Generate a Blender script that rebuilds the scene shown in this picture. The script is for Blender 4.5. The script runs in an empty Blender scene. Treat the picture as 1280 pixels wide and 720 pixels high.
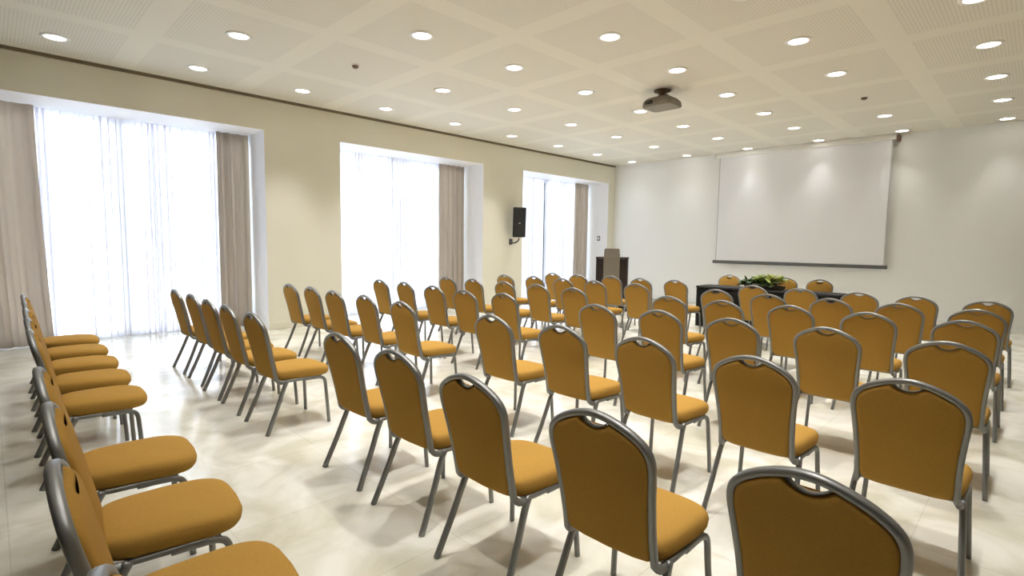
import bpy, bmesh, math, random
from mathutils import Vector, Matrix, Euler
random.seed(7)
PI = math.pi
scn = bpy.context.scene
COL = scn.collection

# ------------------------------------------------------------------ room constants (metres)
XW = -8.5          # inner face of the window wall
XG = -9.46         # window plane
YB = 13.0          # end wall with the screen
XR, YF = 3.6, -3.2 # walls beside / behind the camera
H = 3.74           # ceiling
HW = 3.22          # top of the window recesses
WINS = [(-0.15, 3.21), (4.5, 7.89), (9.17, 12.7)]

# ------------------------------------------------------------------ materials
def new_mat(name):
    m = bpy.data.materials.new(name); m.use_nodes = True
    nt = m.node_tree
    b = nt.nodes['Principled BSDF']
    return m, nt, b

def simple(name, col, rough=.6, metal=0., spec=.5, var=.0, scale=20., bump=0., sheen=0.):
    m, nt, b = new_mat(name)
    b.inputs['Base Color'].default_value = (*col, 1)
    b.inputs['Roughness'].default_value = rough
    b.inputs['Metallic'].default_value = metal
    b.inputs['Specular IOR Level'].default_value = spec
    if sheen:
        b.inputs['Sheen Weight'].default_value = sheen
        b.inputs['Sheen Roughness'].default_value = .5
    tc = nt.nodes.new('ShaderNodeTexCoord')
    no = nt.nodes.new('ShaderNodeTexNoise'); no.inputs['Scale'].default_value = scale
    no.inputs['Detail'].default_value = 4
    nt.links.new(tc.outputs['Object'], no.inputs['Vector'])
    if var:
        mx = nt.nodes.new('ShaderNodeMix'); mx.data_type = 'RGBA'
        mx.inputs[6].default_value = (*[c*(1-var) for c in col], 1)
        mx.inputs[7].default_value = (*[min(1, c*(1+var)) for c in col], 1)
        nt.links.new(no.outputs['Fac'], mx.inputs[0])
        nt.links.new(mx.outputs[2], b.inputs['Base Color'])
    if bump:
        bp = nt.nodes.new('ShaderNodeBump'); bp.inputs['Strength'].default_value = bump
        bp.inputs['Distance'].default_value = .002
        nt.links.new(no.outputs['Fac'], bp.inputs['Height'])
        nt.links.new(bp.outputs['Normal'], b.inputs['Normal'])
    return m

M = {}
M['paint'] = simple('cream_paint', (.80, .775, .665), .75, var=.015, scale=1.5)
M['end_paint'] = simple('pale_paint', (.85, .85, .83), .75, var=.015, scale=1.5)
M['reveal'] = simple('daylit_reveal_paint', (.88, .875, .88), .7, var=.01, scale=2)  # same paint as the wall, whitened to carry the daylight on it
M['mid_paint'] = simple('midtone_unseen_wall', (.50, .45, .36), .8, var=.03, scale=3)  # finish of the unseen side wall, toned down to weaken bounce light
M['dark_wall'] = simple('darkened_unseen_wall', (.055, .04, .028), .6, var=.15, scale=4)  # unseen wall behind the camera, darkened so chair backs get less bounce
M['dark_gap'] = simple('dark_edge_profile', (.19, .15, .095), .7)
M['fabric'] = simple('tan_fabric', (.40, .225, .05), .9, spec=.08, var=.16, scale=170, bump=.2)
M['metal'] = simple('satin_grey_metal', (.235, .235, .225), .42, metal=.7, var=.06, scale=60)
M['white_metal'] = simple('white_lacquer', (.82, .80, .76), .4)
M['black'] = simple('black_plastic', (.012, .012, .013), .5, var=.2, scale=90)
M['grille'] = simple('black_grille_cloth', (.02, .02, .02), .7, var=.5, scale=300, bump=.4)
M['dark_wood'] = simple('dark_stained_wood', (.022, .013, .010), .45, var=.3, scale=12)
M['grey_panel'] = simple('grey_taupe_panel', (.20, .175, .135), .5, var=.08, scale=14)
M['cloth'] = simple('black_table_cloth', (.018, .017, .016), .8, var=.2, scale=60)
M['screen'] = simple('screen_white', (.84, .84, .87), .7, var=.01, scale=3)
M['tape'] = simple('grey_tape', (.55, .54, .55), .6)
M['bar'] = simple('grey_bar', (.12, .12, .12), .45, metal=.4)
M['proj'] = simple('projector_taupe_plastic', (.22, .19, .145), .5, var=.05, scale=40)
M['lens'] = simple('lens_black', (.01, .01, .015), .1)
M['leaf_dark'] = simple('leaf_dark_green', (.055, .11, .03), .5, var=.4, scale=9)
M['leaf_pale'] = simple('leaf_yellow_green', (.42, .50, .12), .5, var=.35, scale=9)
M['flower'] = simple('cream_petal', (.8, .74, .45), .6, var=.1, scale=20)
M['brown'] = simple('brown_plastic', (.16, .095, .055), .5)
M['switch'] = simple('grey_switch_plate', (.17, .17, .19), .45)
M['frame'] = simple('pale_aluminium_frame', (.70, .70, .72), .45, metal=.3)

def mat_floor():
    m, nt, b = new_mat('polished_stone_floor')
    N, L = nt.nodes, nt.links
    tc = N.new('ShaderNodeTexCoord')
    br = N.new('ShaderNodeTexBrick')
    br.offset = 0; br.inputs['Scale'].default_value = 1
    br.inputs['Brick Width'].default_value = .8; br.inputs['Row Height'].default_value = .8
    br.inputs['Mortar Size'].default_value = .003
    br.inputs['Color1'].default_value = (.76, .745, .68, 1)
    br.inputs['Color2'].default_value = (.71, .69, .61, 1)
    br.inputs['Mortar'].default_value = (.63, .60, .52, 1)
    L.new(tc.outputs['Object'], br.inputs['Vector'])
    no = N.new('ShaderNodeTexNoise'); no.inputs['Scale'].default_value = 2.4; no.inputs['Detail'].default_value = 6
    no.inputs['Distortion'].default_value = .8
    L.new(tc.outputs['Object'], no.inputs['Vector'])
    rp = N.new('ShaderNodeValToRGB')
    rp.color_ramp.elements[0].position = .35; rp.color_ramp.elements[0].color = (.74, .725, .645, 1)
    rp.color_ramp.elements[1].position = .62; rp.color_ramp.elements[1].color = (1, 1, 1, 1)
    L.new(no.outputs['Fac'], rp.inputs['Fac'])
    mx = N.new('ShaderNodeMix'); mx.data_type = 'RGBA'; mx.blend_type = 'MULTIPLY'; mx.inputs[0].default_value = 1
    L.new(br.outputs['Color'], mx.inputs[6]); L.new(rp.outputs['Color'], mx.inputs[7])
    L.new(mx.outputs[2], b.inputs['Base Color'])
    b.inputs['Roughness'].default_value = .16
    b.inputs['Specular IOR Level'].default_value = .55
    return m
M['floor'] = mat_floor()

def mat_panel():
    # perforated plaster panel: rows of small dark holes
    m, nt, b = new_mat('perforated_ceiling_panel')
    N, L = nt.nodes, nt.links
    tc = N.new('ShaderNodeTexCoord')
    sc = N.new('ShaderNodeVectorMath'); sc.operation = 'SCALE'; sc.inputs['Scale'].default_value = 1/.032
    L.new(tc.outputs['Object'], sc.inputs[0])
    fr = N.new('ShaderNodeVectorMath'); fr.operation = 'FRACTION'; L.new(sc.outputs[0], fr.inputs[0])
    sp = N.new('ShaderNodeSeparateXYZ'); L.new(fr.outputs[0], sp.inputs[0])
    cb = N.new('ShaderNodeCombineXYZ'); L.new(sp.outputs[0], cb.inputs[0]); L.new(sp.outputs[1], cb.inputs[1])
    ds = N.new('ShaderNodeVectorMath'); ds.operation = 'DISTANCE'; ds.inputs[1].default_value = (.5, .5, 0)
    L.new(cb.outputs[0], ds.inputs[0])
    rp = N.new('ShaderNodeMapRange'); rp.inputs['From Min'].default_value = .20; rp.inputs['From Max'].default_value = .30
    L.new(ds.outputs['Value'], rp.inputs['Value'])
    mx = N.new('ShaderNodeMix'); mx.data_type = 'RGBA'
    mx.inputs[6].default_value = (.60, .57, .50, 1); mx.inputs[7].default_value = (.76, .725, .64, 1)
    L.new(rp.outputs[0], mx.inputs[0]); L.new(mx.outputs[2], b.inputs['Base Color'])
    b.inputs['Roughness'].default_value = .8
    return m
M['panel'] = mat_panel()
M['plaster'] = simple('plain_ceiling_plaster', (.78, .745, .655), .8, var=.01, scale=2)

def mat_sheet(name, col, transp, transl):
    m = bpy.data.materials.new(name); m.use_nodes = True
    nt = m.node_tree; N, L = nt.nodes, nt.links
    for n in list(N): N.remove(n)
    out = N.new('ShaderNodeOutputMaterial')
    tc = N.new('ShaderNodeTexCoord'); no = N.new('ShaderNodeTexNoise')
    no.inputs['Scale'].default_value = 30; no.inputs['Detail'].default_value = 3
    L.new(tc.outputs['Object'], no.inputs['Vector'])
    cm = N.new('ShaderNodeMix'); cm.data_type = 'RGBA'
    cm.inputs[6].default_value = (*[c*.93 for c in col], 1); cm.inputs[7].default_value = (*col, 1)
    L.new(no.outputs['Fac'], cm.inputs[0])
    df = N.new('ShaderNodeBsdfDiffuse'); tl = N.new('ShaderNodeBsdfTranslucent'); tp = N.new('ShaderNodeBsdfTransparent')
    L.new(cm.outputs[2], df.inputs['Color']); L.new(cm.outputs[2], tl.inputs['Color'])
    a = N.new('ShaderNodeMixShader'); a.inputs[0].default_value = transl
    L.new(df.outputs[0], a.inputs[1]); L.new(tl.outputs[0], a.inputs[2])
    c = N.new('ShaderNodeMixShader'); c.inputs[0].default_value = transp
    L.new(a.outputs[0], c.inputs[1]); L.new(tp.outputs[0], c.inputs[2])
    L.new(c.outputs[0], out.inputs['Surface'])
    return m
M['sheer'] = mat_sheet('white_sheer_voile', (.90, .89, .95), .10, .56)
M['drape'] = mat_sheet('taupe_drape_cloth', (.62, .54, .44), .0, .34)

def mat_glass():
    m = bpy.data.materials.new('window_glass'); m.use_nodes = True
    nt = m.node_tree; N, L = nt.nodes, nt.links
    for n in list(N): N.remove(n)
    out = N.new('ShaderNodeOutputMaterial')
    tp = N.new('ShaderNodeBsdfTransparent'); tp.inputs['Color'].default_value = (.94, .96, .96, 1)
    gl = N.new('ShaderNodeBsdfGlossy'); gl.inputs['Roughness'].default_value = .02
    fr = N.new('ShaderNodeFresnel'); fr.inputs['IOR'].default_value = 1.45
    mx = N.new('ShaderNodeMixShader')
    L.new(fr.outputs[0], mx.inputs[0]); L.new(tp.outputs[0], mx.inputs[1]); L.new(gl.outputs[0], mx.inputs[2])
    L.new(mx.outputs[0], out.inputs['Surface'])
    return m
M['glass'] = mat_glass()

def mat_emit(name, col, s):
    m = bpy.data.materials.new(name); m.use_nodes = True
    nt = m.node_tree; N, L = nt.nodes, nt.links
    for n in list(N): N.remove(n)
    out = N.new('ShaderNodeOutputMaterial'); e = N.new('ShaderNodeEmission')
    e.inputs['Color'].default_value = (*col, 1); e.inputs['Strength'].default_value = s
    L.new(e.outputs[0], out.inputs['Surface'])
    return m
M['lamp'] = mat_emit('lit_lamp_diffuser', (1, .95, .85), 3.2)

# ------------------------------------------------------------------ mesh helpers
def obj(name, bm, mat, parent=None, smooth=True, mats=None):
    me = bpy.data.meshes.new(name)
    bmesh.ops.recalc_face_normals(bm, faces=bm.faces)
    bm.to_mesh(me); bm.free()
    if smooth is True:
        for p in me.polygons: p.use_smooth = True
    elif smooth:
        for p in me.polygons: p.use_smooth = True
        me.set_sharp_from_angle(angle=smooth)
    for m in (mats or [mat]): me.materials.append(m)
    o = bpy.data.objects.new(name, me); COL.objects.link(o)
    if parent: o.parent = parent
    return o

def tag(o, label=None, cat=None, group=None, kind=None):
    if label: o['label'] = label
    if cat: o['category'] = cat
    if group: o['group'] = group
    if kind: o['kind'] = kind
    return o

def thing(name, label, cat, loc=(0, 0, 0), rz=0, group=None):
    o = bpy.data.objects.new(name, None); COL.objects.link(o)
    o.empty_display_size = .1
    o.location = loc; o.rotation_euler = (0, 0, rz)
    return tag(o, label, cat, group)

def dup(root, loc, rz, label, group=None):
    r = root.copy(); COL.objects.link(r); r.location = loc; r.rotation_euler = (0, 0, rz)
    r['label'] = label
    if group: r['group'] = group
    for ch in list(root.children):
        c = ch.copy(); COL.objects.link(c); c.parent = r
        for g in list(ch.children):
            d = g.copy(); COL.objects.link(d); d.parent = c
    return r

def box(bm, a, b, bevel=0, seg=2, mi=0):
    a, b = Vector(a), Vector(b)
    vs = [bm.verts.new((x, y, z)) for x in (a.x, b.x) for y in (a.y, b.y) for z in (a.z, b.z)]
    fs = [bm.faces.new([vs[i] for i in q]) for q in ((0, 1, 3, 2), (4, 6, 7, 5), (0, 4, 5, 1), (2, 3, 7, 6), (0, 2, 6, 4), (1, 5, 7, 3))]
    for f in fs: f.material_index = mi
    if bevel:
        es = list({e for f in fs for e in f.edges})
        bmesh.ops.bevel(bm, geom=es, offset=bevel, segments=seg, affect='EDGES', profile=.5)
    return vs

def catmull(pts, n=6):
    P = [Vector(p) for p in pts]
    P = [P[0]*2-P[1]] + P + [P[-1]*2-P[-2]]
    out = []
    for i in range(1, len(P)-2):
        for k in range(n):
            t = k/n
            a, b, c, d = P[i-1:i+3]
            out.append(.5*((2*b)+(c-a)*t+(2*a-5*b+4*c-d)*t*t+(3*b-a-3*c+d)*t**3))
    out.append(P[-2].copy())
    return out

def tube(bm, path, ru, rv, side=(1, 0, 0), seg=10, closed=False, power=1.0):
    """elliptical section: ru along the direction 'side' (made perpendicular), rv along the other."""
    n = len(path); rings = []
    for i, p in enumerate(path):
        if closed: t = path[(i+1) % n]-path[i-1]
        else: t = path[min(i+1, n-1)]-path[max(i-1, 0)]
        t.normalize()
        s = Vector(side(i/(n-1)) if callable(side) else side)
        v = t.cross(s)
        if v.length < 1e-4: v = t.cross(Vector((.3, .9, .1)))
        v.normalize(); u = v.cross(t).normalized()
        r = []
        for k in range(seg):
            a = 2*PI*k/seg; c, d = math.cos(a), math.sin(a)
            c = math.copysign(abs(c)**power, c); d = math.copysign(abs(d)**power, d)
            r.append(bm.verts.new(p+u*ru*c+v*rv*d))
        rings.append(r)
    m = n if closed else n-1
    for i in range(m):
        a, b = rings[i], rings[(i+1) % n]
        for k in range(seg):
            bm.faces.new((a[k], a[(k+1) % seg], b[(k+1) % seg], b[k]))
    if not closed:
        bm.faces.new(rings[0][::-1]); bm.faces.new(rings[-1])

def lathe(bm, prof, seg=28, c=(0, 0, 0)):
    rings = []
    for r, z in prof:
        if r < 1e-6: rings.append([bm.verts.new((c[0], c[1], c[2]+z))])
        else: rings.append([bm.verts.new((c[0]+r*math.cos(2*PI*k/seg), c[1]+r*math.sin(2*PI*k/seg), c[2]+z)) for k in range(seg)])
    for a, b in zip(rings, rings[1:]):
        for k in range(seg):
            q = [a[k % len(a)], a[(k+1) % len(a)], b[(k+1) % len(b)], b[k % len(b)]]
            q2 = []
            for v in q:
                if v not in q2: q2.append(v)
            if len(q2) > 2: bm.faces.new(q2)

def loft(bm, rings, cap0=True, cap1=True):
    R = [[bm.verts.new(p) for p in r] for r in rings]
    n = len(R[0])
    for a, b in zip(R, R[1:]):
        for k in range(n): bm.faces.new((a[k], a[(k+1) % n], b[(k+1) % n], b[k]))
    if cap0: bm.faces.new(R[0][::-1])
    if cap1: bm.faces.new(R[-1])
    return R

def offset_poly(P, d):
    """inset a closed 2-D outline (counter-clockwise) by d."""
    n = len(P); out = []
    for i in range(n):
        a, b, c = Vector(P[i-1]), Vector(P[i]), Vector(P[(i+1) % n])
        e1, e2 = (b-a).normalized(), (c-b).normalized()
        n1, n2 = Vector((-e1.y, e1.x)), Vector((-e2.y, e2.x))
        m = n1+n2
        m = m.normalized() if m.length > 1e-6 else n1
        k = d/max(.5, m.dot(n1))
        out.append(b+m*k)
    return out

# ------------------------------------------------------------------ room shell
def structure(name, bm, mat, parent=None, mats=None, smooth=False):
    o = obj(name, bm, mat, parent, smooth=smooth, mats=mats)
    if not parent: o['kind'] = 'structure'
    return o

bm = bmesh.new(); box(bm, (-9.7, YF-.2, -.12), (XR+.2, YB+.2, 0)); structure('floor', bm, M['floor'])

# ceiling: perforated panels between plain plaster strips (the strips cross between the lamps)
LX = [-7.70, -6.10, -4.60, -3.12, -1.68, -.20]
LY = [.66, 2.10, 3.50, 4.94, 6.45, 7.98, 9.50, 11.02, 12.62]
sx = [-8.46, -6.90, -5.34, -3.87, -2.40, -.93, .56, 2.05, 3.5]
sy = [-3.0, -1.5, -.05, 1.38, 2.81, 4.22, 5.70, 7.20, 8.74, 10.26, 11.82]
W2 = .125
def cuts(s, lo, hi):
    c = [lo]
    for v in s:
        for w in (v-W2, v+W2):
            if lo+.01 < w < hi-.01: c.append(w)
    return c+[hi]
cxs, cys = cuts(sx, XW, XR), cuts(sy, YF, YB)
bm = bmesh.new()
gv = [[bm.verts.new((x, y, H)) for y in cys] for x in cxs]
for i in range(len(cxs)-1):
    for j in range(len(cys)-1):
        f = bm.faces.new((gv[i][j], gv[i+1][j], gv[i+1][j+1], gv[i][j+1]))
        mx, my = (cxs[i]+cxs[i+1])/2, (cys[j]+cys[j+1])/2
        strip = any(abs(mx-v) < W2+.001 for v in sx) or any(abs(my-v) < W2+.001 for v in sy)
        f.material_index = 1 if strip else 0
ret = bmesh.ops.extrude_face_region(bm, geom=bm.faces[:])
for v in ret['geom']:
    if isinstance(v, bmesh.types.BMVert): v.co.z = H+.1
structure('ceiling', bm, None, mats=[M['panel'], M['plaster']])

# window wall: piers, lintel band and recess linings with daylight put into their colour
bm = bmesh.new()
edges = [YF]+[v for w in WINS for v in w]+[YB]
for a, b in zip(edges[0::2], edges[1::2]):
    vs0 = len(bm.faces)
    box(bm, (-9.6, a, 0), (XW, b, H+.1))
for a, b in WINS: box(bm, (-9.6, a, HW), (XW, b, H+.1))
bm.faces.ensure_lookup_table()
for f in bm.faces:
    c = f.calc_center_median(); f.normal_update()
    if abs(f.normal.x) < .5 and c.x < XW-.05: f.material_index = 1
structure('wall_left', bm, None, mats=[M['paint'], M['reveal']])

bm = bmesh.new(); box(bm, (-9.6, YB, 0), (XR+.2, YB+.2, H+.1)); structure('wall_back', bm, M['end_paint'])
bm = bmesh.new(); box(bm, (XR, YF, 0), (XR+.2, YB, H+.1)); structure('wall_right', bm, M['mid_paint'])
bm = bmesh.new(); box(bm, (-9.6, YF-.2, 0), (XR+.2, YF, H+.1)); structure('wall_front', bm, M['dark_wall'])
# dark shadow-gap profile along the top of the window wall
bm = bmesh.new(); box(bm, (XW, YF, H-.042), (XW+.02, YB, H)); structure('trim_1', bm, M['dark_gap'])
# stone skirting on the end wall and the piers
bm = bmesh.new()
box(bm, (XW, YB-.015, 0), (XR, YB, .12), .004); structure('baseboard_back', bm, M['end_paint'])
bm = bmesh.new()
for a, b in zip(edges[0::2], edges[1::2]): box(bm, (XW, a+.002, 0), (XW+.015, b-.002, .12), .004)
structure('baseboard_left', bm, M['paint'])

# windows: frame with two leaves each, glass panes as children
for n, (a, b) in enumerate(WINS, 1):
    bm = bmesh.new()
    w = .06
    for y0, y1 in ((a, a+w), (b-w, b)): box(bm, (XG-.04, y0, 0), (XG+.04, y1, HW), .004)
    mid = (a+b)/2-.08
    box(bm, (XG-.04, mid-.055, w), (XG+.04, mid+.055, HW-w), .004)
    for z0, z1 in ((0, w), (HW-w, HW)): box(bm, (XG-.04, a+w, z0), (XG+.04, b-w, z1), .004)
    fr = structure('window_%d' % n, bm, M['frame'])
    for y0, y1 in ((a+w, mid-.055), (mid+.055, b-w)):
        bm = bmesh.new(); box(bm, (XG-.006, y0, w), (XG+.006, y1, HW-w))
        obj('pane', bm, M['glass'], fr, smooth=False)

# ------------------------------------------------------------------ curtains
def curtain_mesh(y0, y1, x, amp, pitch, z0, z1, seed, flare=0., lean=0., thick=.003, fold=0.):
    rnd = random.Random(seed)
    n = int((y1-y0)/pitch*(18 if fold else 10)); nz = 14
    ph = [rnd.uniform(0, 6.28) for _ in range(6)]
    bm = bmesh.new(); rows = []
    for j in range(nz+1):
        t = j/nz; z = z1+(z0-z1)*t; r = []
        for i in range(n+1):
            u = i/n; y = y0+(y1-y0)*u
            k = 2*PI*(y-y0)/pitch
            wob = .5*math.sin(k*.31+ph[0]+t*.6)+.35*math.sin(k*.73+ph[1]-t*.5)
            s = math.sin(k+1.1*wob+ph[2]*.2)
            a = amp*(.75+.4*math.sin(k*.17+ph[3]))*(.8+.35*t)
            yy = y+flare*t*t*(u-.5)+lean*t*t + .012*math.sin(k*2+ph[4])*t
            if fold: yy += fold*(.35+.65*math.sin(k*.09+ph[5])**2)*math.sin(2*(k+1.1*wob+ph[2]*.2))
            yy = min(max(yy, y0-.02), y1+.02) if fold else yy
            r.append(bm.verts.new((x+a*s, yy, z)))
        rows.append(r)
    for a, b in zip(rows, rows[1:]):
        for i in range(n): bm.faces.new((a[i], a[i+1], b[i+1], b[i]))
    if thick:
        bmesh.ops.solidify(bm, geom=bm.faces[:], thickness=thick)
    return bm

wnames = ['nearest the camera', 'in the middle of the window wall', 'next to the end wall']
wshort = ['nearest the camera', 'in the middle recess', 'closest to the lectern']
for n, (a, b) in enumerate(WINS):
    mid = (a+b)/2-.14
    for k, (y0, y1) in enumerate(((a+.08, mid-.008), (mid+.008, b-.10))):
        bm = curtain_mesh(y0, y1, XG+.20, .03, .15, .012, HW-.01, 10*n+k, thick=0, fold=.034)
        o = obj('sheer_curtain', bm, M['sheer'])
        half = 'panel by the camera-side drape' if k == 0 else 'panel toward the end wall'
        half = ('half toward the camera' if k == 0 else 'half toward the end wall')
        tag(o, 'white sheer curtain glowing with daylight, %s, window %s' % (half, wshort[n]),
            'curtain', 'white sheer curtains in the windows')
def drape(y0, y1, label, seed, x=XG+.31, flare=0., lean=0.):
    bm = curtain_mesh(y0, y1, x, .04, .14, .01, HW-.01, seed, flare, lean, thick=.004)
    tag(obj('drape', bm, M['drape']), label, 'curtain', 'taupe drapes beside the windows')
drape(-.10, .52, 'taupe drape at the near edge of the first window, behind the back row', 1, lean=.06)
drape(2.70, 3.19, 'taupe drape between bright sheer and daylit reveal of the first window', 2)
drape(7.14, 7.86, 'taupe drape at the far side of the middle window', 3)
drape(11.95, 12.64, 'taupe drape at the far side of the window closest to the lectern', 4)

# ------------------------------------------------------------------ banquet chair (faces +y, origin on the floor)
def back_y(z):                        # rearward lean of the back
    t = (z-.44)
    return -.183-.19*t-.07*t*t
HALF = [(.181, .405), (.180, .49), (.185, .60), (.194, .70), (.2, .762), (.195, .806), (.176, .838), (.138, .867), (.09, .89), (.04, .905), (0, .909)]
arch2 = HALF+[(-x, z) for x, z in reversed(HALF[:-1])]
ARCH = catmull([(x, back_y(z), z) for x, z in arch2], 4)

def chair(label, group):
    t = thing('banquet_chair', label, 'chair', group=group)
    # seat cushion
    def ring(inset, z, crown=0):
        out = []
        n = 44
        for k in range(n):
            a = 2*PI*k/n
            c, s = math.cos(a), math.sin(a)
            px = math.copysign(abs(c)**.42, c); py = math.copysign(abs(s)**.42, s)
            y = .035+(.215-inset)*py
            if py > 0: y += .022*(1-px*px)                     # rounded front edge
            hw = .192+.026*(py+1)/2
            out.append((px*(hw-inset), y, z-.010*max(0, py)**2*(1 if z > .43 else 0)))
        return out
    bm = bmesh.new()
    loft(bm, [ring(.03, .390), ring(.008, .394), ring(0, .407), ring(-.003, .428), ring(.001, .449), ring(.009, .462), ring(.026, .470), ring(.07, .477), ring(.13, .480)])
    obj('seat', bm, M['fabric'], t)
    # backrest pad with a scooped hand-hold at the top
    out = []
    for x, z in [(p.x, p.z) for p in ARCH]:
        if z > .43: out.append((x*.962, z-.004 if z < .86 else z-.008))
    out = out                                                      # right side up and over to the left side
    N = []
    for x, z in out:
        if abs(x) < .062:
            u = abs(x)/.062
            z = z-.036*(1-u**2.2)
        N.append((x, z))
    w = N[0][0]
    bottom = [(-w*.93, .412), (-w*.6, .403), (0, .399), (w*.6, .403), (w*.93, .412)]
    P = N+bottom                                                   # counter-clockwise seen from -y ... fixed by recalc
    area = sum(P[i-1][0]*P[i][1]-P[i][0]*P[i-1][1] for i in range(len(P)))
    if area < 0: P = P[::-1]
    layers = []
    for ins, d in ((.022, -.020), (.010, -.0175), (.003, -.012), (0, -.004), (0, .010), (.004, .020), (.012, .027), (.026, .031)):
        Q = offset_poly(P, ins)
        layers.append([(q[0], back_y(q[1])+d, q[1]) for q in Q])
    bm = bmesh.new(); loft(bm, layers)
    obj('backrest', bm, M['fabric'], t, smooth=math.radians(50))
    # frame round the back
    bm = bmesh.new()
    low = [Vector((.190, -.115, .378)), Vector((.189, -.145, .380)), Vector((.186, -.167, .391))]
    full = catmull(low, 4)[:-1]+ARCH+[Vector((-v.x, v.y, v.z)) for v in reversed(catmull(low, 4)[:-1])]
    tube(bm, full, .0160, .0128, side=(0, 1, 0), seg=10, power=.75)
    fr = obj('back_frame', bm, M['metal'], t)
    bm = bmesh.new()
    pts = [(x, back_y(.87)-.004, .896-.030*(1-(abs(x)/.06)**2.2)) for x in [-.06, -.045, -.03, -.015, 0, .015, .03, .045, .06]]
    tube(bm, catmull(pts, 3), .013, .003, side=(0, 1, 0), seg=8)
    obj('hand_hold', bm, M['metal'], fr)
    # legs
    for s in (-1, 1):
        bm = bmesh.new()
        tube(bm, catmull([(s*.196, -.100, .392), (s*.201, -.130, .335), (s*.210, -.180, .21), (s*.218, -.228, .10), (s*.226, -.272, 0)], 4), .0165, .0125, side=(0, 1, 0), seg=10, power=.75)
        obj('leg', bm, M['metal'], t)
    for s in (-1, 1):
        bm = bmesh.new()
        tube(bm, catmull([(s*.196, .02, .379), (s*.197, .10, .379), (s*.198, .165, .374), (s*.201, .198, .347), (s*.205, .207, .26), (s*.213, .214, .13), (s*.220, .220, 0)], 5), .0115, .013, side=(1, 0, 0), seg=10, power=.75)
        obj('leg', bm, M['metal'], t)
    bm = bmesh.new()
    loop = [(.196, .15), (.17, .168), (0, .172), (-.17, .168), (-.196, .15), (-.196, 0), (-.192, -.085), (-.17, -.10), (0, -.103), (.17, -.10), (.192, -.085), (.196, 0)]
    pts = [Vector((x, y, .385)) for x, y in loop]
    pp = catmull([pts[-1]]+pts+[pts[0], pts[1]], 4)[4:-4]
    tube(bm, pp[:-1], .012, .010, side=(0, 0, 1), seg=8, closed=True)
    obj('seat_frame', bm, M['metal'], t)
    return t

ORD = ['', 'first', 'second', 'third', 'fourth', 'fifth']
# back-top positions (x, y) of every chair; column 0 is furthest from the windows, the aisle lies between 4 and 5
GX = [0, -.641, -1.282, -1.922, -2.563, -3.863, -4.504, -5.145, -5.785, -6.426]
ROWS = [
    ('back row nearest the camera', [None, (-.66, .094), (-1.30, .083), (-1.93, .111), (-2.60, .121), (-3.87, .148), (-4.51, .162), (-5.145, .178), (-5.80, .192), (-6.50, .210)]),
    ('sixth row from front', [(0, 1.41), (-.65, 1.41), (-1.305, 1.40), (-1.955, 1.45), (-2.61, 1.47), (-3.87, 1.40), (-4.51, 1.405), (-5.07, 1.41), (-5.70, 1.43), (-6.36, 1.43)]),
    ('fifth row from front', [(.01, 2.74), (-.63, 2.72), (-1.295, 2.77), (-1.925, 2.75), (-2.61, 2.74), (-3.83, 2.71), (-4.57, 2.745), (-5.22, 2.72), (-5.84, 2.735), (-6.44, 2.72)]),
    ('fourth row from front', [(.01, 4.06), (-.65, 4.11), (-1.285, 4.04), (-1.915, 4.06), (-2.52, 3.98), (-3.84, 4.05), (-4.40, 3.94), (-5.11, 4.02), (-5.85, 4.07), (-6.48, 4.06)]),
    ('third row from front', [(-.01, 5.38), (-.65, 5.37), (-1.29, 5.41), (-1.90, 5.31), (-2.49, 5.28), (-3.82, 5.27), (-4.50, 5.33), (-5.145, 5.32), (-5.80, 5.28), (-6.40, 5.24)]),
    ('second row from front', [(-.01, 6.48), (-.61, 6.52), (-1.22, 6.51), (-1.86, 6.47), (-2.54, 6.60), (-3.74, 6.62), (-4.46, 6.60), (-5.08, 6.58), (-5.73, 6.60), (-6.35, 6.50)]),
    ('front row', [(0, 7.66), (-.63, 7.70), (-1.21, 7.74), (-1.90, 7.78), (-2.52, 7.76), (-3.78, 7.86), (-4.35, 7.74), (-5.02, 7.86), (-5.60, 7.64), (-6.22, 7.66)]),
]
G_CH = 'tan banquet chairs in audience rows'
proto = chair('', G_CH)
first = True
rj = random.Random(3)
for rname, tops in ROWS:
    for i, p in enumerate(tops):
        if p is None: continue
        if i < 5: lab = 'tan banquet chair, %s, block away from windows, %s seat from aisle' % (rname, ORD[5-i])
        else: lab = 'tan banquet chair, %s, block beside windows, %s seat from aisle' % (rname, ORD[i-4])
        rz = math.radians(rj.uniform(-1.6, 1.6))
        if rname.startswith('back'): rz -= math.radians(4.5 if i < 5 else 3)   # this row stands slightly askew
        off = Matrix.Rotation(rz, 3, 'Z') @ Vector((0, .288, 0))
        loc = (p[0]+off.x, p[1]+off.y, 0)
        if first:
            proto.location = loc; proto.rotation_euler = (0, 0, rz); proto['label'] = lab; first = False
        else: dup(proto, loc, rz, lab, G_CH)
for (x, y), lab in (((-3.87, 10.23), 'tan banquet chair behind dark table, facing audience, at the end toward the lectern'),
                    ((-2.86, 10.23), 'tan banquet chair behind dark table, facing audience, just beyond the plants'),
                    ((-2.30, 10.23), 'tan banquet chair behind dark table, facing audience, at the end away from the lectern')):
    dup(proto, (x, y-.288, 0), PI, lab, 'chairs behind the presenter table')

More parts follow.
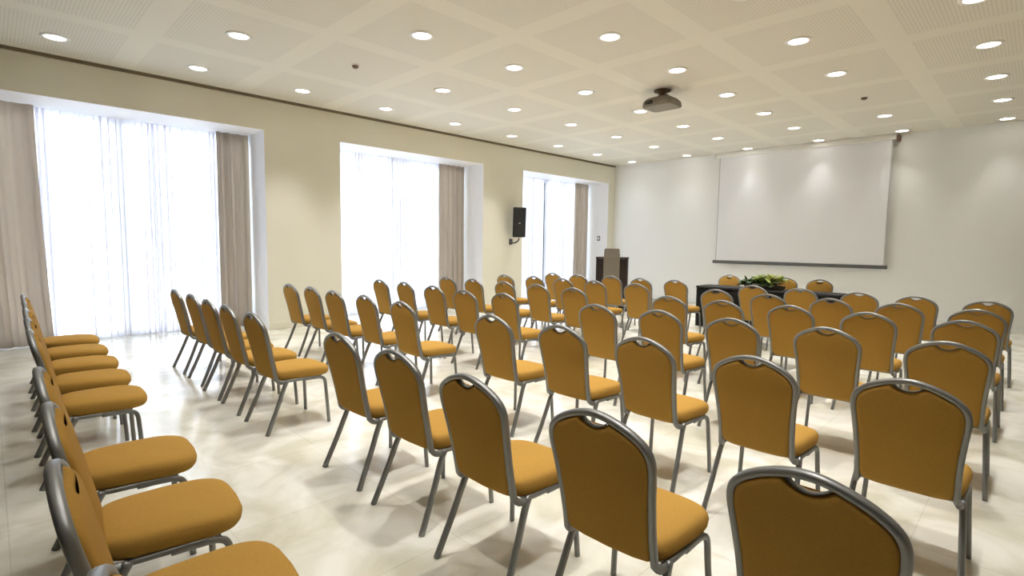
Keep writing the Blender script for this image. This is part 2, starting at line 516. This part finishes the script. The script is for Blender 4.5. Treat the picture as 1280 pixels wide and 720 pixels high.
# ------------------------------------------------------------------ presenter table with a black skirt
TX0, TX1, TY0, TY1 = -4.03, -1.75, 9.12, 9.66
t = thing('presenter_table', 'long table draped in black cloth below the projection screen', 'table', ((TX0+TX1)/2, (TY0+TY1)/2, 0))
hx, hy = (TX1-TX0)/2, (TY1-TY0)/2
bm = bmesh.new(); box(bm, (-hx, -hy, .715), (hx, hy, .75), .008); obj('tabletop', bm, M['cloth'], t, smooth=math.radians(40))
bm = bmesh.new(); path = []
per = [(-hx+.012, hy), (-hx+.012, -hy+.012), (hx-.012, -hy+.012), (hx-.012, hy)]
pts = []
for (a, b) in zip(per, per[1:]):
    n = int(math.hypot(b[0]-a[0], b[1]-a[1])/.015)
    for k in range(n): pts.append((a[0]+(b[0]-a[0])*k/n, a[1]+(b[1]-a[1])*k/n))
pts.append(per[-1])
rows = []
for j in range(7):
    z = .716-.70*j/6; r = []
    for i, (x, y) in enumerate(pts):
        d = .010*math.sin(i*.72)*(.3+.7*j/6)
        nx = -1 if x < -hx+.02 else (1 if x > hx-.02 else 0); ny = -1 if y < -hy+.02 else 0
        r.append(bm.verts.new((x+nx*d, y+ny*d, z)))
    rows.append(r)
for a, b in zip(rows, rows[1:]):
    for i in range(len(a)-1): bm.faces.new((a[i], a[i+1], b[i+1], b[i]))
bmesh.ops.solidify(bm, geom=bm.faces[:], thickness=.004)
obj('table_skirt', bm, M['cloth'], t)
for sx_ in (-1, 1):
    for sy_ in (-1, 1):
        bm = bmesh.new(); lathe(bm, [(0, .0), (.018, .0), (.018, .716), (0, .716)], 12, (sx_*(hx-.07), sy_*(hy-.07), 0))
        obj('leg', bm, M['metal'], t, smooth=math.radians(40))

# plants lying along the front edge of the table
def leaf(bm, base, d, L, w, droop):
    d = Vector(d).normalized()
    side = d.cross(Vector((0, 0, 1)))
    side = side.normalized() if side.length > .05 else Vector((1, 0, 0))
    prev = None
    up = side.cross(d).normalized()
    for k in range(6):
        s = k/5
        c = Vector(base)+d*L*s+Vector((0, 0, -droop*L*s*s)); c.z = max(c.z, .02+.01*k)
        ww = w*math.sin(PI*min(1, .12+s*.88))*.5
        l, m_, r = bm.verts.new(c-side*ww+up*ww*.35), bm.verts.new(c), bm.verts.new(c+side*ww+up*ww*.35)
        if prev:
            bm.faces.new((prev[0], prev[1], m_, l)); bm.faces.new((prev[1], prev[2], r, m_))
        prev = (l, m_, r)
def leaves(n, seed, L, w, cx, rx, z0):
    rn = random.Random(seed); bm = bmesh.new()
    for _ in range(n):
        a = rn.uniform(0, 2*PI); el = rn.uniform(-.1, 1.2)
        b = (cx+rn.uniform(-rx, rx), rn.uniform(-.05, .05), z0+rn.uniform(0, .05))
        leaf(bm, b, (math.cos(a)*math.cos(el), math.sin(a)*math.cos(el)*.7, math.sin(el)), L*rn.uniform(.6, 1.15), w*rn.uniform(.7, 1.2), rn.uniform(.15, .6))
    return bm
t = thing('plant_arrangement', 'low green and yellow plant arrangement on the black table', 'plant', (-2.90, 9.30, .75))
bm = bmesh.new()
prof = [(-.30, -.06, 0), (.30, -.06, 0), (.30, .06, 0), (-.30, .06, 0)]
loft(bm, [[(x, y, 0) for x, y, _ in prof], [(x*1.05, y*1.2, .07) for x, y, _ in prof], [(x*1.02, y*1.1, .07) for x, y, _ in prof], [(x*1.0, y, .055) for x, y, _ in prof]])
obj('planter', bm, M['dark_wood'], t, smooth=False)
def closed(bm): return bm
obj('dark_foliage', leaves(90, 5, .19, .07, -.08, .30, .06), M['leaf_dark'], t)['label'] = 'dark green leaves'
obj('pale_foliage', leaves(110, 6, .17, .065, .05, .22, .13), M['leaf_pale'], t)['label'] = 'yellow green leaves'
rn = random.Random(9)
for k in range(7):
    c = (rn.uniform(-.22, .28), rn.uniform(-.09, .05), .15+rn.uniform(0, .08))
    bm = bmesh.new()
    for q in range(9):
        a = 2*PI*q/9
        leaf(bm, c, (math.cos(a), math.sin(a), .55 if q % 2 else 1.1), .045, .03, .2)
    obj('blossom', bm, M['flower'], t)

# ------------------------------------------------------------------ lectern
t = thing('lectern', 'black lectern with taller grey front panel near the end wall', 'lectern', (-6.41, 9.93, 0), math.radians(30))
bm = bmesh.new()
box(bm, (-.345, -.16, .06), (-.32, .26, 1.17), .004); obj('side_panel', bm, M['dark_wood'], t, smooth=False)
bm = bmesh.new()
box(bm, (.32, -.16, .06), (.345, .26, 1.17), .004); obj('side_panel', bm, M['dark_wood'], t, smooth=False)
bm = bmesh.new(); box(bm, (-.32, -.15, .06), (.32, -.125, 1.165), .003); obj('front_panel', bm, M['dark_wood'], t, smooth=False)
bm = bmesh.new(); box(bm, (-.36, -.20, 0), (.36, .30, .06), .008); obj('base', bm, M['dark_wood'], t, smooth=False)
bm = bmesh.new(); box(bm, (-.355, -.18, 1.168), (.355, .28, 1.195), .006); obj('top', bm, M['dark_wood'], t, smooth=False)
bm = bmesh.new(); box(bm, (-.32, -.125, .62), (.32, .24, .645), .003); obj('shelf', bm, M['dark_wood'], t, smooth=False)
# raised grey fascia, slightly narrower at the top
bm = bmesh.new()
zs = [(.06, .175, -.205), (1.18, .175, -.205), (1.36, .165, -.190), (1.385, .15, -.187)]
loft(bm, [[(-w, y, z), (w, y, z), (w, y+.03, z), (-w, y+.03, z)] for z, w, y in zs])
obj('fascia', bm, M['grey_panel'], t, smooth=False)['label'] = 'grey raised centre panel'
bm = bmesh.new()
v = [(-.155, -.15, 1.36), (.155, -.15, 1.36), (.155, .2, 1.24), (-.155, .2, 1.24)]
loft(bm, [v, [(x, y, z-.02) for x, y, z in v]]); obj('reading_desk', bm, M['dark_wood'], t, smooth=False)

# ------------------------------------------------------------------ projection screen
t = thing('projection_screen', 'large white projection screen hanging on the end wall', 'screen', (-3.6, 12.90, 1.05))
bm = bmesh.new()
box(bm, (-1.77, -.001, .06), (1.74, .001, 2.60)); obj('screen_fabric', bm, M['screen'], t, smooth=False)
for s in (-1.76, 1.73):
    bm = bmesh.new(); box(bm, (s-.010, -.0035, .06), (s+.010, .0035, 2.60))
    obj('edge_tape', bm, M['tape'], t, smooth=False)['label'] = 'thin grey edge tape'
bm = bmesh.new(); P = [Vector((-1.83, 0, .035)), Vector((1.79, 0, .035))]
tube(bm, P, .03, .038, side=(0, 1, 0), seg=14); obj('bottom_bar', bm, M['bar'], t, smooth=math.radians(40))
bm = bmesh.new(); box(bm, (-1.84, -.055, 2.58), (1.80, .055, 2.69), .018); obj('casing', bm, M['white_metal'], t, smooth=math.radians(40))
bm = bmesh.new(); box(bm, (1.80, -.06, 2.535), (1.86, .06, 2.66), .012); obj('end_cap', bm, M['brown'], t, smooth=math.radians(40))
bm = bmesh.new(); box(bm, (-1.90, -.06, 2.57), (-1.84, .06, 2.69), .012); obj('end_cap', bm, M['white_metal'], t, smooth=math.radians(40))
for s in (-1.5, 1.5):
    bm = bmesh.new(); box(bm, (s-.03, .05, 2.60), (s+.03, .10, 2.67), .004); obj('bracket', bm, M['white_metal'], t, smooth=False)

# ------------------------------------------------------------------ ceiling projector
t = thing('ceiling_projector', 'taupe video projector hanging from the ceiling on a short mount', 'projector', (-3.72, 7.14, H), math.radians(0))
bm = bmesh.new(); lathe(bm, [(0, 0), (.12, 0), (.12, -.02), (.045, -.05), (.035, -.13), (0, -.13)], 20); obj('mount', bm, M['brown'], t, smooth=math.radians(40))
bm = bmesh.new()
def pring(z, hw, y0, y1, r=.07):
    out = []
    for (cx, cy, a0) in ((hw-r, y1-r, 0), (-hw+r, y1-r, 90), (-hw+r, y0+r, 180), (hw-r, y0+r, 270)):
        for k in range(5):
            a = math.radians(a0+90*k/4); out.append((cx+r*math.cos(a), cy+r*math.sin(a), z))
    return out
loft(bm, [pring(-.105, .12, -.12, .12), pring(-.125, .18, -.17, .18), pring(-.17, .225, -.195, .2), pring(-.235, .235, -.2, .21), pring(-.25, .225, -.19, .2)])
obj('projector_body', bm, M['proj'], t, smooth=math.radians(45))
bm = bmesh.new(); tube(bm, [Vector((.07, .19, -.18)), Vector((.07, .25, -.18))], .05, .05, seg=20); obj('projector_lens', bm, M['lens'], t, smooth=math.radians(40))
bm = bmesh.new()
for k in range(6): box(bm, (-.15+.02*k, -.204, -.215), (-.14+.02*k, -.192, -.165))
obj('vent', bm, M['lens'], t, smooth=False)
for s in (-1, 1):
    bm = bmesh.new(); tube(bm, [Vector((s*.05, 0, -.06)), Vector((s*.15, .08, -.125))], .01, .01, seg=8); obj('arm', bm, M['brown'], t)

# ------------------------------------------------------------------ wall loudspeaker
SP = Vector((-8.28, 8.80, 1.965))
t = thing('wall_speaker', 'black loudspeaker on a wall bracket between two windows', 'speaker', (XW, 8.77, 1.58))
R = Matrix.Rotation(math.radians(58), 4, 'Z') @ Matrix.Rotation(math.radians(4), 4, 'X')   # cabinet faces the audience, tipped down
def place(bm):
    T = Matrix.Translation(SP-Vector((XW, 8.77, 1.58))) @ R
    bmesh.ops.transform(bm, matrix=T, verts=bm.verts[:])
    return bm
bm = bmesh.new()
def cab(z, e=0): return [(-.15+e, -.13+e, z), (.15-e, -.13+e, z), (.10-e, .13-e, z), (-.10+e, .13-e, z)]
loft(bm, [cab(-.345, .012), cab(-.335), cab(.335), cab(.345, .012)])
obj('cabinet', place(bm), M['black'], t, smooth=False)
bm = bmesh.new(); box(bm, (-.135, -.142, -.31), (.135, -.128, .32), .006); obj('grille', place(bm), M['grille'], t, smooth=False)
bm = bmesh.new(); box(bm, (-.018, -.146, -.03), (.018, -.141, -.012), .002); obj('badge', place(bm), M['white_metal'], t, smooth=False)
bm = bmesh.new()
box(bm, (0, -.05, -.14), (.02, .05, .0), .004)
tube(bm, catmull([(.01, 0, -.07), (.10, .02, -.10), (.20, .05, -.05), (.22, .07, .02)], 5), .016, .016, seg=8)
obj('bracket', bm, M['bar'], t, smooth=math.radians(40))

# switch plate on the far reveal of the last window
t = thing('wall_switch', 'small grey switch plate on the window reveal above the lectern', 'switch', (-8.80, 12.7, 1.65))
bm = bmesh.new(); box(bm, (-.05, -.012, -.07), (.05, 0, .07), .004); obj('plate', bm, M['switch'], t, smooth=False)
bm = bmesh.new(); box(bm, (-.025, -.018, -.03), (.025, -.011, .03), .003); obj('rocker', bm, M['white_metal'], t, smooth=False)

# ------------------------------------------------------------------ ceiling fittings
def downlight(label):
    t = thing('ceiling_downlight', label, 'light', group='round downlights in the ceiling')
    bm = bmesh.new()
    lathe(bm, [(.098, -.004), (.104, -.013), (.125, -.012), (.136, -.004), (.136, 0), (.098, 0), (.098, -.004)], 28)
    obj('trim_ring', bm, M['white_metal'], t, smooth=math.radians(60))
    bm = bmesh.new(); lathe(bm, [(0, -.009), (.07, -.0085), (.098, -.006), (.098, -.001), (0, -.001)], 28)
    obj('lamp', bm, M['lamp'], t, smooth=math.radians(60))
    return t
LIGHT_E = 88
spot = bpy.data.lights.new('downlight_bulb', 'SPOT'); spot.energy = LIGHT_E; spot.color = (1, .985, .965)
spot.spot_size = math.radians(76); spot.spot_blend = 1.0; spot.shadow_soft_size = .07
dim = spot.copy(); dim.energy = LIGHT_E*.15          # the row beside the end wall is turned low
low = spot.copy(); low.energy = LIGHT_E*.52          # mostly unseen rear row, added at low power to light the foreground
dl = downlight('')
firstl = True
ROWN = ['', 'first', 'second', 'third', 'fourth', 'fifth', 'sixth', 'seventh', 'eighth', 'ninth']
for j, y in enumerate(LY):
    for i, x in enumerate(LX):
        if (i, j) in ((1, 2), (4, 6)): continue
        lab = 'round ceiling downlight in %s row from end wall, %s from the window wall' % (ROWN[9-j], ROWN[i+1])
        if firstl:
            dl.location = (x, y, H); dl['label'] = lab; firstl = False; r = dl
        else: r = dup(dl, (x, y, H), 0, lab)
        lo = bpy.data.objects.new('downlight_bulb', dim if j == 8 else (low if j == 0 else spot)); COL.objects.link(lo)
        lo.location = (x, y, H-.03)
for (x, y), lab in (((-6.04, 3.48), 'small brown smoke detector on the ceiling nearer the camera'),
                    ((-1.67, 9.47), 'small brown smoke detector on the ceiling toward the screen')):
    t = thing('smoke_detector', lab, 'smoke detector', (x, y, H), group='smoke detectors on the ceiling')
    bm = bmesh.new(); lathe(bm, [(0, -.012), (.055, -.012), (.06, -.006), (.06, 0), (0, 0)], 24); obj('base', bm, M['white_metal'], t, smooth=math.radians(40))
    bm = bmesh.new(); lathe(bm, [(0, -.045), (.025, -.044), (.04, -.03), (.042, -.012), (0, -.012)], 24); obj('sensor_head', bm, M['brown'], t, smooth=math.radians(40))

# ------------------------------------------------------------------ daylight
w = bpy.data.worlds.new('World'); scn.world = w; w.use_nodes = True
bg = w.node_tree.nodes['Background']
bg.inputs['Color'].default_value = (.80, .89, 1.0, 1)
bg.inputs['Strength'].default_value = 4.4
for n, (a, b) in enumerate(WINS, 1):
    la = bpy.data.lights.new('window_portal', 'AREA'); la.shape = 'RECTANGLE'
    la.size = HW-.1; la.size_y = b-a-.1; la.cycles.is_portal = True
    lo = bpy.data.objects.new('window_portal', la); COL.objects.link(lo)
    lo.location = (-9.62, (a+b)/2, HW/2)
    lo.rotation_euler = (0, -PI/2, 0)

# ------------------------------------------------------------------ camera
F, YAW, PITCH, ROLL, CX, CZ = 656.18, .7868, .0849, .0131, .3661, 1.4727
d = Vector((-math.sin(YAW)*math.cos(PITCH), math.cos(YAW)*math.cos(PITCH), -math.sin(PITCH)))
r = Vector((math.cos(YAW), math.sin(YAW), 0)); u = r.cross(d)
c, s = math.cos(ROLL), math.sin(ROLL)
r2, u2 = r*c+u*s, u*c-r*s
cam = bpy.data.cameras.new('Camera'); cam.sensor_width = 36; cam.lens = F/1280*36; cam.clip_start = .03
co = bpy.data.objects.new('Camera', cam); COL.objects.link(co)
co.matrix_world = Matrix(((r2.x, u2.x, -d.x, CX), (r2.y, u2.y, -d.y, 0), (r2.z, u2.z, -d.z, CZ), (0, 0, 0, 1)))
scn.camera = co

scn.view_settings.view_transform = 'Standard'
scn.view_settings.look = 'None'
scn.view_settings.gamma = 1
scn.view_settings.exposure = 1.3
scn.view_settings.use_curve_mapping = False
cy = scn.cycles
cy.use_denoising = True
cy.max_bounces = 10; cy.diffuse_bounces = 6; cy.transparent_max_bounces = 16
cy.sample_clamp_indirect = 8
cy.caustics_reflective = False; cy.caustics_refractive = False
